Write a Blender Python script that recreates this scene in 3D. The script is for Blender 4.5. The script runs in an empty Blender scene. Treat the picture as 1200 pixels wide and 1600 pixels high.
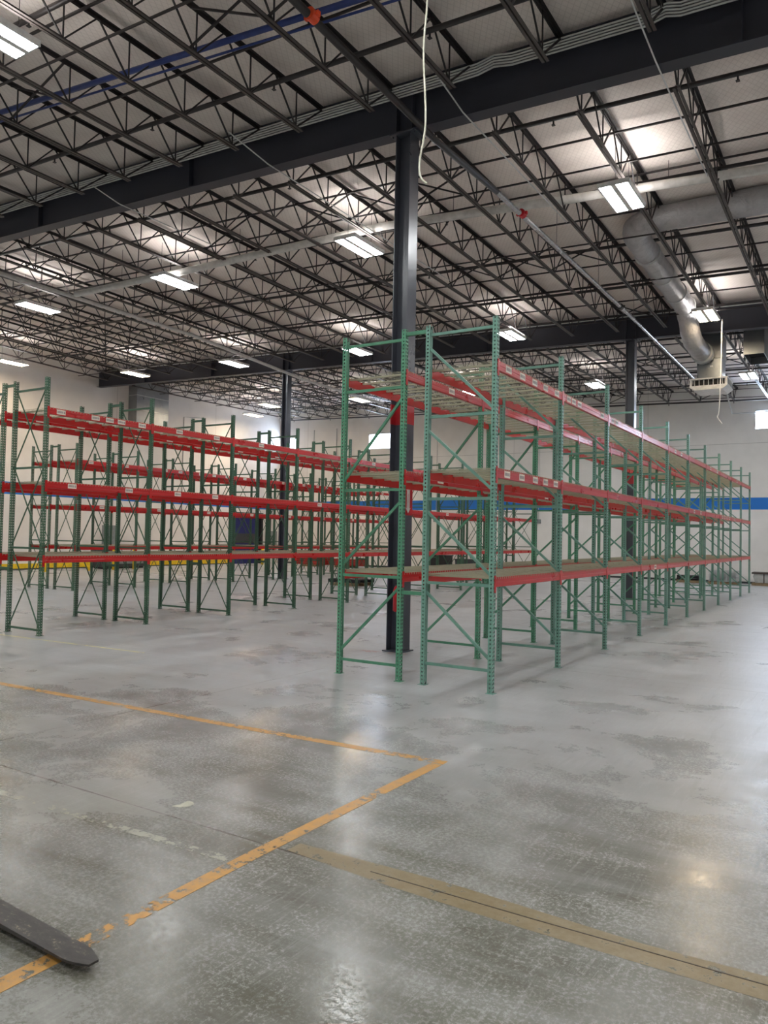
import bpy, math, random
from mathutils import Vector, Matrix
random.seed(7)
PI = math.pi
sc = bpy.context.scene
col = sc.collection

# ---------------------------------------------------------------- camera
EYE = (0.0, 0.0, 1.984)
pitch, roll, yaw = 0.0317, 0.0198, -0.5618
cy, sy, cp, sp = math.cos(yaw), math.sin(yaw), math.cos(pitch), math.sin(pitch)
Fv = Vector((sy * cp, cy * cp, sp)); Rv = Vector((cy, -sy, 0)); Uv = Rv.cross(Fv)
R2 = Rv * math.cos(roll) + Uv * math.sin(roll); U2 = -Rv * math.sin(roll) + Uv * math.cos(roll)
cam = bpy.data.cameras.new('camera'); cam_o = bpy.data.objects.new('camera', cam); col.objects.link(cam_o)
cam.sensor_fit = 'AUTO'; cam.sensor_width = 36.0; cam.lens = 1205.6 / 1600 * 36
cam.clip_start = 0.05; cam.clip_end = 300
cam_o.matrix_world = Matrix(((R2.x, U2.x, -Fv.x, EYE[0]), (R2.y, U2.y, -Fv.y, EYE[1]), (R2.z, U2.z, -Fv.z, EYE[2]), (0, 0, 0, 1)))
sc.camera = cam_o
# ---------------------------------------------------------------- world, exposure
w = bpy.data.worlds.new('world'); sc.world = w; w.use_nodes = True
w.node_tree.nodes['Background'].inputs[0].default_value = (0.75, 0.85, 1, 1)
w.node_tree.nodes['Background'].inputs[1].default_value = 0.6
sc.view_settings.view_transform = 'Standard'; sc.view_settings.look = 'None'
sc.view_settings.gamma = 1; sc.view_settings.use_curve_mapping = False
sc.view_settings.exposure = 2.4
LAMP = 17.0          # brightness of the fixtures' lenses
DAY = 7.0            # daylight in the high windows
sc.cycles.max_bounces = 8; sc.cycles.diffuse_bounces = 6; sc.cycles.glossy_bounces = 3
sc.cycles.transparent_max_bounces = 24; sc.cycles.sample_clamp_indirect = 4
sc.cycles.use_denoising = True

# ---------------------------------------------------------------- materials
def srgb(r, g, b):
    f = lambda c: (c / 255 / 12.92) if c / 255 <= .04045 else ((c / 255 + .055) / 1.055) ** 2.4
    return (f(r), f(g), f(b), 1)
class NT:
    def __init__(s, name):
        s.m = bpy.data.materials.new(name); s.m.use_nodes = True; s.t = s.m.node_tree
        s.b = s.t.nodes['Principled BSDF']; s.out = s.t.nodes['Material Output']
    def n(s, kind, **kw):
        x = s.t.nodes.new(kind)
        for k, v in kw.items():
            if k in ('inp',):
                for a, c in v.items(): x.inputs[a].default_value = c
            else: setattr(x, k, v)
        return x
    def l(s, a, b): s.t.links.new(a, b)
    def math(s, op, a, b=None, c=None):
        x = s.n('ShaderNodeMath', operation=op)
        for i, v in enumerate((a, b, c)):
            if v is None: continue
            if isinstance(v, (int, float)): x.inputs[i].default_value = v
            else: s.l(v, x.inputs[i])
        return x.outputs[0]
    def mix(s, fac, a, b):
        x = s.n('ShaderNodeMix', data_type='RGBA')
        for i, v in ((0, fac), (6, a), (7, b)):
            if isinstance(v, (int, float, tuple)): x.inputs[i].default_value = v
            else: s.l(v, x.inputs[i])
        return x.outputs[2]
    def noise(s, scale, detail=4, rough=.6, vec=None, dist=0):
        x = s.n('ShaderNodeTexNoise'); x.inputs['Scale'].default_value = scale
        x.inputs['Detail'].default_value = detail; x.inputs['Roughness'].default_value = rough
        x.inputs['Distortion'].default_value = dist
        if vec is not None: s.l(vec, x.inputs['Vector'])
        return x.outputs[0]
    def ramp(s, fac, stops):
        x = s.n('ShaderNodeValToRGB'); e = x.color_ramp.elements
        while len(e) < len(stops): e.new(0.5)
        for k, (p, c) in enumerate(stops): e[k].position = p; e[k].color = c if isinstance(c, tuple) else (c, c, c, 1)
        s.l(fac, x.inputs[0]); return x.outputs[0]
    def pos(s): return s.n('ShaderNodeNewGeometry').outputs['Position']
    def obj(s): return s.n('ShaderNodeTexCoord').outputs['Object']
    def vscale(s, v, x, y, z):
        m = s.n('ShaderNodeMapping'); m.inputs['Scale'].default_value = (x, y, z); s.l(v, m.inputs[0]); return m.outputs[0]
    def bump(s, h, st=.3, dist=.01):
        x = s.n('ShaderNodeBump'); x.inputs['Strength'].default_value = st; x.inputs['Distance'].default_value = dist
        s.l(h, x.inputs['Height']); s.l(x.outputs[0], s.b.inputs['Normal'])

def paint(name, rgb, rough=.45, metal=0, var=.12, scale=6, spec=.5, world=False):
    a = NT(name); c = srgb(*rgb)
    n = a.noise(scale, 5, .6, a.pos() if world else a.obj())
    d = tuple(v * (1 - var) for v in c[:3]) + (1,); u = tuple(min(1, v * (1 + var)) for v in c[:3]) + (1,)
    a.l(a.mix(a.ramp(n, [(.35, 0.0), (.65, 1.0)]), d, u), a.b.inputs['Base Color'])
    a.l(a.math('MULTIPLY_ADD', n, .2, rough - .1), a.b.inputs['Roughness'])
    a.b.inputs['Metallic'].default_value = metal; a.b.inputs['Specular IOR Level'].default_value = spec
    return a.m
def emit(name, rgb, strength):
    a = NT(name); a.b.inputs['Base Color'].default_value = (.8, .8, .8, 1)
    a.b.inputs['Emission Color'].default_value = srgb(*rgb); a.b.inputs['Emission Strength'].default_value = strength
    return a.m
def post_mat(name, rgb, kind):
    # painted steel with real punched holes: the paint is cut away in a regular pattern by the face's own coordinates
    a = NT(name); c = srgb(*rgb)
    n = a.noise(5, 5, .6, a.obj())
    a.l(a.mix(a.ramp(n, [(.3, 0.0), (.7, 1.0)]), tuple(v * .85 for v in c[:3]) + (1,), tuple(v * 1.15 for v in c[:3]) + (1,)), a.b.inputs['Base Color'])
    a.b.inputs['Roughness'].default_value = .36
    uv = a.n('ShaderNodeUVMap').outputs[0]; s = a.n('ShaderNodeSeparateXYZ'); a.l(uv, s.inputs[0])
    vm = a.math('SUBTRACT', a.math('MODULO', s.outputs[1], .0508), .0254)
    if kind == 'slot':
        du = a.math('SUBTRACT', a.math('ABSOLUTE', s.outputs[0]), .019)
        hole = a.math('MULTIPLY', a.math('LESS_THAN', a.math('ABSOLUTE', du), .0095), a.math('LESS_THAN', a.math('ABSOLUTE', vm), .0145))
    else:
        r = a.math('SQRT', a.math('ADD', a.math('MULTIPLY', s.outputs[0], s.outputs[0]), a.math('MULTIPLY', vm, vm)))
        hole = a.math('LESS_THAN', r, .012)
    t = a.n('ShaderNodeBsdfTransparent'); mx = a.n('ShaderNodeMixShader')
    a.l(hole, mx.inputs[0]); a.l(a.b.outputs[0], mx.inputs[1]); a.l(t.outputs[0], mx.inputs[2]); a.l(mx.outputs[0], a.out.inputs[0])
    return a.m

M = {}
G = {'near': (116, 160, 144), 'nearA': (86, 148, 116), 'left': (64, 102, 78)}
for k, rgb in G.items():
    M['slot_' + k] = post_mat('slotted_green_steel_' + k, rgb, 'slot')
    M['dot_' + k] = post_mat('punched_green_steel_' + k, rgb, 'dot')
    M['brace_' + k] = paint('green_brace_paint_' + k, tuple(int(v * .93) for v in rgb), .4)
M['slot_in'] = post_mat('shade_painted_post_inside', (44, 50, 48), 'slot'); M['dot_in'] = post_mat('shade_painted_post_inside_side', (44, 50, 48), 'dot')  # cavity shade put into the colour, so the punched holes read dark
M['red'] = paint('red_beam_enamel', (186, 22, 22), .3, 0, .06, 2, world=True)
M['redold'] = paint('dark_red_beam_paint', (150, 38, 30), .5)
M['wire'] = paint('galvanised_wire', (178, 174, 150), .42, .35, .1)
M['black'] = paint('black_joist_paint', (38, 34, 35), .5, 0, .15)
M['joistb'] = paint('dark_brown_grey_chord_paint', (66, 60, 58), .45, 0, .15)
M['navy'] = paint('charcoal_navy_steel_paint', (74, 77, 86), .3, 0, .12, 1.5)
M['girder'] = paint('dark_navy_girder_paint', (50, 52, 62), .5, 0, .1, 1)
M['galv'] = paint('galvanised_conduit', (196, 198, 196), .38, .15, .08)
M['duct'] = paint('galvanised_sheet_duct', (150, 154, 156), .3, .75, .12, 1.2)
def foil():
    a = NT('crumpled_duct_foil'); n = a.noise(5, 6, .65, a.obj(), .6)
    a.l(a.mix(n, srgb(150, 150, 152), srgb(205, 204, 206)), a.b.inputs['Base Color']); a.b.inputs['Metallic'].default_value = .55; a.b.inputs['Roughness'].default_value = .34
    a.bump(n, .8, .05); return a.m
M['foil'] = foil()
M['ductdark'] = paint('dark_duct_inside', (28, 28, 30), .8)
M['whitepaint'] = paint('white_pipe_paint', (205, 203, 198), .5)
M['silver'] = paint('bare_steel_pipe', (185, 185, 188), .25, .8)
M['darkpipe'] = paint('dark_sprinkler_pipe', (44, 40, 40), .4)
M['orange'] = paint('orange_coupling', (225, 78, 38), .4)
M['bluepipe'] = paint('blue_pipe', (38, 58, 120), .35)
M['yellow'] = paint('yellow_guard_paint', (232, 196, 30), .45)
M['white'] = paint('white_enamel', (226, 226, 224), .4)
M['sticker'] = paint('paper_label', (225, 215, 200), .5)
M['ink'] = paint('label_ink', (140, 128, 128), .6)
M['signred'] = paint('red_sign_vinyl', (190, 24, 36), .35)
M['bandred'] = paint('red_band_paint', (176, 34, 42), .4)
M['blueroll'] = paint('blue_dock_door', (28, 36, 104), .5)
M['greybox'] = paint('grey_electrical_box', (128, 136, 136), .45)
M['darkgrey'] = paint('dark_grey_steel', (58, 62, 64), .5)
M['blackplastic'] = paint('black_plastic', (26, 27, 30), .45)
M['wood'] = paint('pallet_wood', (134, 114, 86), .75, 0, .2, 8)
M['rubber'] = paint('black_rubber', (22, 22, 22), .7)
M['wrap'] = paint('clouded_plastic_wrap', (170, 170, 166), .3)
M['brown'] = paint('dark_brown_bundle', (70, 60, 52), .6)
M['paper'] = paint('white_paper_scrap', (204, 202, 184), .7)
M['lamp_cool'] = emit('cool_white_lens', (249, 252, 253), LAMP)
M['lamp_warm'] = emit('warm_white_lens', (255, 228, 190), LAMP)
M['fill_glow'] = emit('ceiling_fill_glow', (255, 248, 244), 4.8)  # added upward glow that brightens the ceiling
M['day'] = emit('daylight_pane', (214, 230, 255), DAY)

def fork_mat():
    a = NT('worn_fork_steel'); p = a.obj()
    n = a.noise(9, 8, .7, a.vscale(p, 1, 3, 1)); s = a.noise(60, 3, .6, p)
    c = a.ramp(n, [(.3, srgb(50, 47, 46)), (.55, srgb(74, 70, 67)), (.7, srgb(96, 90, 84))])
    sc_ = a.math('MULTIPLY', a.ramp(n, [(.52, 0.0), (.62, 1.0)]), a.ramp(s, [(.55, 0.0), (.62, 1.0)]))
    a.l(a.mix(sc_, c, srgb(150, 138, 120)), a.b.inputs['Base Color'])
    a.b.inputs['Roughness'].default_value = .38; a.b.inputs['Metallic'].default_value = .35
    a.bump(n, .25, .004); return a.m
M['fork'] = fork_mat()

def floor_mat():
    a = NT('sealed_worn_concrete'); p = a.pos()
    big = a.noise(.22, 3, .55, p); mid = a.noise(.9, 6, .65, p, .3)
    streak = a.noise(1.0, 5, .65, a.vscale(p, .35, 3.0, 1), .4)
    fine = a.noise(9, 6, .7, p); sp_ = a.noise(40, 8, .85, p)
    base = a.ramp(mid, [(.3, srgb(86, 84, 71)), (.5, srgb(107, 106, 94)), (.7, srgb(140, 140, 132))])
    base = a.mix(a.math('MULTIPLY', a.ramp(streak, [(.42, 0.0), (.66, 1.0)]), .35), base, srgb(184, 185, 184))
    base = a.mix(a.math('MULTIPLY', a.ramp(a.noise(.5, 4, .6, a.vscale(p, 1.3, .9, 1)), [(.45, 0.0), (.8, 1.0)]), .42), base, srgb(112, 104, 90))
    # etched, flaking sealer: light specks inside large patches
    patch = a.ramp(a.math('ADD', a.math('MULTIPLY', mid, .6), a.math('MULTIPLY', fine, .4)), [(.38, 0.15), (.60, 1.0)])
    speck = a.math('MULTIPLY', patch, a.ramp(sp_, [(.5, 0.0), (.56, 1.0)]))
    base = a.mix(a.math('MULTIPLY', speck, .24), base, srgb(208, 208, 205))
    dark = a.math('MULTIPLY', a.ramp(a.noise(16, 4, .7, p), [(.64, 0.0), (.7, 1.0)]), .35)
    base = a.mix(dark, base, srgb(84, 80, 74))
    # paler and rougher with growing y, edge broken up by noise
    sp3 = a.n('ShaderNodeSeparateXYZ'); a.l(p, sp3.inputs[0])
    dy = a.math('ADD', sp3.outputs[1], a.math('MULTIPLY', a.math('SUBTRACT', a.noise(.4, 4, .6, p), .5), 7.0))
    y_range = a.n('ShaderNodeMapRange'); y_range.inputs[1].default_value = 3.6; y_range.inputs[2].default_value = 8.5; a.l(dy, y_range.inputs[0])
    y_pale = a.math('MULTIPLY', y_range.outputs[0], a.ramp(mid, [(.15, .6), (.6, 1.0)]))
    base = a.mix(a.math('MULTIPLY', y_pale, .62), base, srgb(188, 191, 195))
    # fine trowel and wheel marks in two directions
    def marks(ang, sc1, sc2):
        mp = a.n('ShaderNodeMapping'); mp.inputs['Rotation'].default_value = (0, 0, ang); mp.inputs['Scale'].default_value = (sc1, sc2, 1); a.l(p, mp.inputs[0])
        return a.noise(1.0, 4, .7, mp.outputs[0], .3)
    m1 = marks(.5, 26, 2.2); m2 = marks(-.9, 34, 2.6); m3 = marks(.05, 14, 1.2)
    lt = a.math('MAXIMUM', a.ramp(m1, [(.56, 0.0), (.66, 1.0)]), a.ramp(m2, [(.58, 0.0), (.68, 1.0)]))
    base = a.mix(a.math('MULTIPLY', lt, .16), base, srgb(214, 214, 212))
    base = a.mix(a.math('MULTIPLY', a.ramp(m3, [(.56, 0.0), (.68, 1.0)]), .2), base, srgb(92, 90, 84))
    # tyre scratches
    scr = a.ramp(a.noise(7, 3, .5, a.vscale(p, 12, .6, 1), 1.0), [(.66, 0.0), (.70, 1.0)])
    base = a.mix(a.math('MULTIPLY', scr, .25), base, srgb(190, 190, 186))
    # saw-cut control joints
    s = a.n('ShaderNodeSeparateXYZ'); a.l(p, s.inputs[0])
    wob = a.math('MULTIPLY', a.math('SUBTRACT', a.noise(2.5, 3, .6, p), .5), .03)
    j1 = a.math('LESS_THAN', a.math('ABSOLUTE', a.math('ADD', wob, a.math('SUBTRACT', a.math('PINGPONG', a.math('ADD', s.outputs[1], -3.85), 3.82), 0.0))), .006)
    j2 = a.math('LESS_THAN', a.math('ABSOLUTE', a.math('ADD', wob, a.math('PINGPONG', a.math('ADD', s.outputs[0], 6.9), 7.62))), .005)
    jn = a.math('MINIMUM', a.math('ADD', j1, j2), 1.0)
    base = a.mix(a.math('MULTIPLY', jn, .8), base, srgb(66, 54, 42))
    a.l(base, a.b.inputs['Base Color'])
    speck = a.math('MULTIPLY', speck, a.math('SUBTRACT', 1.0, a.math('MULTIPLY', y_pale, .8)))
    r = a.math('ADD', a.math('MULTIPLY', a.ramp(big, [(.35, 0.0), (.62, 1.0)]), .12), .085)
    r = a.math('ADD', r, a.math('MULTIPLY', speck, .25)); r = a.math('ADD', r, a.math('MULTIPLY', a.ramp(mid, [(.4, 0.0), (.7, 1.0)]), .12))
    r = a.math('ADD', r, a.math('MULTIPLY', y_pale, .16))
    a.l(r, a.b.inputs['Roughness']); a.b.inputs['Specular IOR Level'].default_value = .5
    h = a.math('ADD', a.math('MULTIPLY', fine, .5), a.math('MULTIPLY', speck, .25)); h = a.math('SUBTRACT', h, a.math('MULTIPLY', scr, .3)); h = a.math('SUBTRACT', h, a.math('MULTIPLY', lt, .25))
    a.bump(h, .16, .003); return a.m
M['floor'] = floor_mat()

def line_mat(name, c1, c2, keep):
    a = NT(name); p = a.pos(); n = a.noise(14, 6, .7, p); n2 = a.noise(1.3, 4, .6, p)
    a.l(a.mix(a.ramp(n, [(.4, 0.0), (.65, 1.0)]), srgb(*c1), srgb(*c2)), a.b.inputs['Base Color'])
    a.b.inputs['Roughness'].default_value = .38
    k = a.math('LESS_THAN', a.math('ADD', a.math('MULTIPLY', n, .55), a.math('MULTIPLY', n2, .45)), keep)
    t = a.n('ShaderNodeBsdfTransparent'); mx = a.n('ShaderNodeMixShader')
    a.l(k, mx.inputs[0]); a.l(t.outputs[0], mx.inputs[1]); a.l(a.b.outputs[0], mx.inputs[2]); a.l(mx.outputs[0], a.out.inputs[0])
    return a.m
M['line'] = line_mat('worn_orange_yellow_floor_paint', (204, 152, 76), (178, 142, 96), .555)
M['linefaint'] = line_mat('faded_yellow_floor_paint', (214, 206, 140), (190, 184, 130), .56)
M['tan'] = line_mat('tan_joint_repair', (132, 116, 84), (148, 134, 106), .565)
M['redfaint'] = line_mat('rubbed_red_floor_paint', (176, 128, 118), (160, 132, 124), .5)
M['tape'] = line_mat('faded_pale_tape', (176, 176, 158), (160, 158, 146), .5)

def wall_mat(name, axis):
    a = NT(name); p = a.pos(); s = a.n('ShaderNodeSeparateXYZ'); a.l(p, s.inputs[0])
    n = a.noise(.6, 5, .6, p)
    base = a.mix(a.ramp(n, [(.35, 0.0), (.7, 1.0)]), srgb(222, 220, 216), srgb(234, 232, 228))
    u = s.outputs[axis]
    j = a.math('LESS_THAN', a.math('PINGPONG', a.math('ADD', u, 10.0), 3.81), .012)
    h = a.math('LESS_THAN', a.math('ABSOLUTE', a.math('SUBTRACT', s.outputs[2], 7.0)), .012)
    base = a.mix(a.math('MULTIPLY', a.math('MINIMUM', a.math('ADD', j, h), 1.0), .45), base, srgb(120, 118, 114))
    st = a.math('LESS_THAN', a.math('ABSOLUTE', a.math('SUBTRACT', s.outputs[2], 3.98)), .30)
    base = a.mix(st, base, srgb(24, 112, 196))
    a.l(base, a.b.inputs['Base Color']); a.b.inputs['Roughness'].default_value = .6
    a.bump(a.noise(30, 4, .6, p), .1, .003); return a.m
M['wall_x'] = wall_mat('painted_tilt_up_concrete', 0); M['wall_y'] = wall_mat('painted_tilt_up_concrete_side', 1)

def ceil_mat():
    a = NT('quilted_white_insulation'); p = a.pos()
    n = a.noise(1.2, 4, .6, p)
    base = a.mix(a.ramp(n, [(.3, 0.0), (.7, 1.0)]), srgb(222, 212, 205), srgb(238, 230, 223))
    s = a.n('ShaderNodeSeparateXYZ'); a.l(p, s.inputs[0])
    d1 = a.math('PINGPONG', a.math('ADD', s.outputs[0], a.math('MULTIPLY', s.outputs[1], .6)), .055)
    d2 = a.math('PINGPONG', a.math('SUBTRACT', s.outputs[0], a.math('MULTIPLY', s.outputs[1], .6)), .055)
    net = a.math('LESS_THAN', a.math('MINIMUM', d1, d2), .006)
    base = a.mix(a.math('MULTIPLY', net, .3), base, srgb(176, 168, 160))
    a.l(base, a.b.inputs['Base Color']); a.b.inputs['Roughness'].default_value = .75
    a.bump(a.math('ADD', n, a.math('MULTIPLY', net, -.2)), .5, .05); return a.m
M['ceil'] = ceil_mat()

# ---------------------------------------------------------------- mesh helpers
class MB:
    def __init__(s): s.v = []; s.f = []; s.mi = []; s.uv = []
    def quad(s, pts, mi=0, uv=None):
        i = len(s.v); s.v += [tuple(p) for p in pts]; s.f.append(tuple(range(i, i + len(pts)))); s.mi.append(mi)
        s.uv.append(uv or [(0, 0)] * len(pts))
    def box(s, lo, hi, mi=0):
        x0, y0, z0 = lo; x1, y1, z1 = hi; i = len(s.v)
        s.v += [(x0, y0, z0), (x1, y0, z0), (x1, y1, z0), (x0, y1, z0), (x0, y0, z1), (x1, y0, z1), (x1, y1, z1), (x0, y1, z1)]
        for f in ((0, 3, 2, 1), (4, 5, 6, 7), (0, 1, 5, 4), (1, 2, 6, 5), (2, 3, 7, 6), (3, 0, 4, 7)):
            s.f.append(tuple(i + k for k in f)); s.mi.append(mi); s.uv.append([(0, 0)] * 4)
        return s
    def bar(s, a, b, w_, h_, up=(0, 0, 1), mi=0):
        a = Vector(a); b = Vector(b); d = (b - a).normalized(); up = Vector(up)
        if abs(d.dot(up)) > .98: up = Vector((1, 0, 0))
        x = d.cross(up).normalized() * w_ / 2; y = x.cross(d).normalized() * h_ / 2; i = len(s.v)
        for c in (a, b):
            for sx, sy_ in ((-1, -1), (1, -1), (1, 1), (-1, 1)): s.v.append(tuple(c + x * sx + y * sy_))
        for f in ((3, 2, 1, 0), (4, 5, 6, 7), (0, 1, 5, 4), (1, 2, 6, 5), (2, 3, 7, 6), (3, 0, 4, 7)):
            s.f.append(tuple(i + k for k in f)); s.mi.append(mi); s.uv.append([(0, 0)] * 4)
        return s
    def tube(s, pts, r, seg=10, mi=0, caps=True):
        pts = [Vector(p) for p in pts]; n = len(pts); i = len(s.v); ref = None
        for k, p in enumerate(pts):
            d = (pts[min(k + 1, n - 1)] - pts[max(k - 1, 0)]).normalized()
            if ref is None: ref = Vector((0, 0, 1)) if abs(d.z) < .9 else Vector((1, 0, 0))
            x = d.cross(ref).normalized(); y = x.cross(d).normalized(); ref = y
            rr = r[k] if isinstance(r, (list, tuple)) else r
            for q in range(seg):
                t = 2 * PI * q / seg; s.v.append(tuple(p + x * math.cos(t) * rr + y * math.sin(t) * rr))
        for k in range(n - 1):
            for q in range(seg):
                a0 = i + k * seg + q; a1 = i + k * seg + (q + 1) % seg
                s.f.append((a0, a1, a1 + seg, a0 + seg)); s.mi.append(mi); s.uv.append([(0, 0)] * 4)
        if caps:
            s.f.append(tuple(i + q for q in range(seg))[::-1]); s.mi.append(mi); s.uv.append([(0, 0)] * seg)
            s.f.append(tuple(i + (n - 1) * seg + q for q in range(seg))); s.mi.append(mi); s.uv.append([(0, 0)] * seg)
        return s
    def prism(s, prof, plane, a, b, mi=0):
        # prof: 2-D outline, plane 'xz' extruded along y, 'xy' along z
        i = len(s.v); n = len(prof)
        for t in (a, b):
            for p, q in prof: s.v.append((p, t, q) if plane == 'xz' else (p, q, t) if plane == 'xy' else (t, p, q))
        for k in range(n):
            k2 = (k + 1) % n; s.f.append((i + k, i + k2, i + n + k2, i + n + k)); s.mi.append(mi); s.uv.append([(0, 0)] * 4)
        s.f.append(tuple(i + k for k in range(n))[::-1]); s.mi.append(mi); s.uv.append([(0, 0)] * n)
        s.f.append(tuple(i + n + k for k in range(n))); s.mi.append(mi); s.uv.append([(0, 0)] * n)
        return s
    def build(s, name, mats, parent=None, loc=(0, 0, 0), rot=(0, 0, 0), smooth=False):
        me = bpy.data.meshes.new(name); me.from_pydata(s.v, [], s.f)
        mats = mats if isinstance(mats, (list, tuple)) else [mats]
        for m in mats: me.materials.append(M[m] if isinstance(m, str) else m)
        me.polygons.foreach_set('material_index', s.mi)
        if any(u != (0, 0) for uu in s.uv for u in uu):
            L = me.uv_layers.new(name='UVMap'); L.data.foreach_set('uv', [c for uu in s.uv for u in uu for c in u])
        if smooth:
            me.polygons.foreach_set('use_smooth', [len(f) == 4 for f in s.f])
        me.update()
        return put(name, me, parent, loc, rot)
def put(name, me, parent=None, loc=(0, 0, 0), rot=(0, 0, 0)):
    o = bpy.data.objects.new(name, me); col.objects.link(o); o.parent = parent
    o.location = loc; o.rotation_euler = rot; return o
def box(name, lo, hi, mat, parent=None): return MB().box(lo, hi).build(name, mat, parent)
def tag(o, label, cat, group=None):
    o['label'] = label; o['category'] = cat
    if group: o['group'] = group
    return o
def thing(name, label, cat, loc=(0, 0, 0), rz=0, group=None):
    o = bpy.data.objects.new(name, None); col.objects.link(o); o.location = loc; o.rotation_euler = (0, 0, rz); o.empty_display_size = .2
    return tag(o, label, cat, group)
def struct(o): o['kind'] = 'structure'; return o
ORD = ['first', 'second', 'third', 'fourth', 'fifth', 'sixth', 'seventh', 'eighth', 'ninth', 'tenth', 'eleventh', 'twelfth', 'thirteenth',
       'fourteenth', 'fifteenth', 'sixteenth', 'seventeenth', 'eighteenth', 'nineteenth', 'twentieth', 'twenty-first', 'twenty-second']

# ---------------------------------------------------------------- the building
XL, XR, YF, YB = -35.3, 12.0, -9.0, 42.15
GY = [-3.65, 11.58, 26.85]                       # girder lines
def zg(x, y):                                    # underside of the girders; the roof falls to the right
    a = 9.135 - .037 * (x + 7) ; b = 8.937 - .028 * (x + 7); c = 9.0 - .0285 * (x + 7)
    if y <= 11.58: return a
    if y <= 26.85: t = (y - 11.58) / 15.27; return a * (1 - t) + b * t
    t = (y - 26.85) / 15.3; return b * (1 - t) + c * t
DECK = .98
struct(MB().box((XL - .3, YF - .3, -.2), (XR + .3, YB + .3, 0)).build('floor', 'floor'))
m = MB(); ys = [YF, 11.58, 26.85, YB]
for a, b in zip(ys[:-1], ys[1:]):
    q = [(XL - .3, a), (XR + .3, a), (XR + .3, b), (XL - .3, b)]
    lo = [(x, y, zg(x, y) + DECK) for x, y in q]; hi = [(x, y, z + .15) for x, y, z in lo]
    m.quad(lo[::-1]); m.quad(hi)
    for k in range(4): m.quad([lo[k], lo[(k + 1) % 4], hi[(k + 1) % 4], hi[k]])
struct(m.build('ceiling', 'ceil'))
struct(box('wall_left', (XL - .2, YF, 0), (XL, YB + .2, 11.2), 'wall_y'))
struct(box('wall_right', (XR, YF, 0), (XR + .2, YB + .2, 9.7), 'wall_y'))
struct(box('wall_back', (XL, YB, 0), (XR, YB + .2, 11.2), 'wall_x'))
struct(box('wall_front', (XL, YF - .2, 0), (XR, YF, 11.2), 'wall_x'))
def window(n, x0, x1, z0, z1):
    o = MB().box((x0, YB - .02, z0), (x1, YB - .008, z1)).build(f'window_{n}', 'day'); struct(o)
    f = MB(); t = .05
    f.box((x0 - t, YB - .05, z0 - t), (x1 + t, YB - .001, z0)); f.box((x0 - t, YB - .05, z1), (x1 + t, YB - .001, z1 + t))
    f.box((x0 - t, YB - .05, z0), (x0, YB - .001, z1)); f.box((x1, YB - .05, z0), (x1 + t, YB - .001, z1))
    f.build('window_frame', 'white', o)
window(1, -35.1, -33.85, 7.75, 8.7); window(2, -27.75, -25.6, 7.7, 8.62); window(3, -4.78, -2.6, 7.7, 8.56)
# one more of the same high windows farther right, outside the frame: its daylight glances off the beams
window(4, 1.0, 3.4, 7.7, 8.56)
d = struct(MB().box((XL, 37.5, 0), (XL + .06, 40.0, 3.15)).box((XL, 37.35, 0), (XL + .12, 37.5, 3.3)).build('door_1', ['blueroll']))
MB().box((XL + .06, 37.6, 1.35), (XL + .075, 39.9, 2.0)).build('door_panel', 'darkgrey', d)
MB().box((XL, 40.0, 0), (XL + .25, 40.22, 3.3)).box((XL, 37.2, 3.15), (XL + .25, 40.22, 3.4)).build('dock_seal', 'rubber', d)
struct(box('trim_1', (XL, YF, 0), (XL + .03, 37.3, .12), 'darkgrey')); struct(box('trim_2', (XL + .05, YB - .03, 0), (XR, YB, .1), 'darkgrey'))

# ---------------------------------------------------------------- girders and columns
def girder(y, label, x0=XL + .02, x1=XR - .02):
    t = thing('steel_girder', label, 'girder', (0, 0, 0))
    def sl(yw0, yw1, dz0, dz1):
        mb = MB(); i = 0
        pts = []
        for x in (x0, x1):
            z = zg(x, y)
            pts.append([(x, yw0, z + dz0), (x, yw1, z + dz0), (x, yw1, z + dz1), (x, yw0, z + dz1)])
        A, B = pts
        mb.quad(A); mb.quad(B[::-1])
        for k in range(4): mb.quad([A[k], B[k], B[(k + 1) % 4], A[(k + 1) % 4]])
        return mb
    sl(y - .008, y + .008, .02, .86).build('web', 'girder', t)
    sl(y - .14, y + .14, 0, .02).build('bottom_flange', 'girder', t)
    sl(y - .14, y + .14, .86, .88).build('top_flange', 'girder', t)
    for cx in (-22.2, -6.95, 8.3):
        for dx in (-.16, .16):
            z = zg(cx + dx, y)
            MB().box((cx + dx - .006, y - .135, z + .02), (cx + dx + .006, y + .135, z + .85)).build('stiffener_plate', 'girder', t)
    for cx in (-31.5, -26.8, -17.6, -12.3, -1.5):
        z = zg(cx, y)
        MB().box((cx - .006, y - .135, z + .02), (cx + .006, y + .135, z + .85)).build('stiffener_plate', 'girder', t)
    return t
girder(GY[1], 'deep navy steel girder crossing the whole picture above the near column')
girder(GY[2], 'dark steel girder farther back, resting on the two distant columns')
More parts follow.
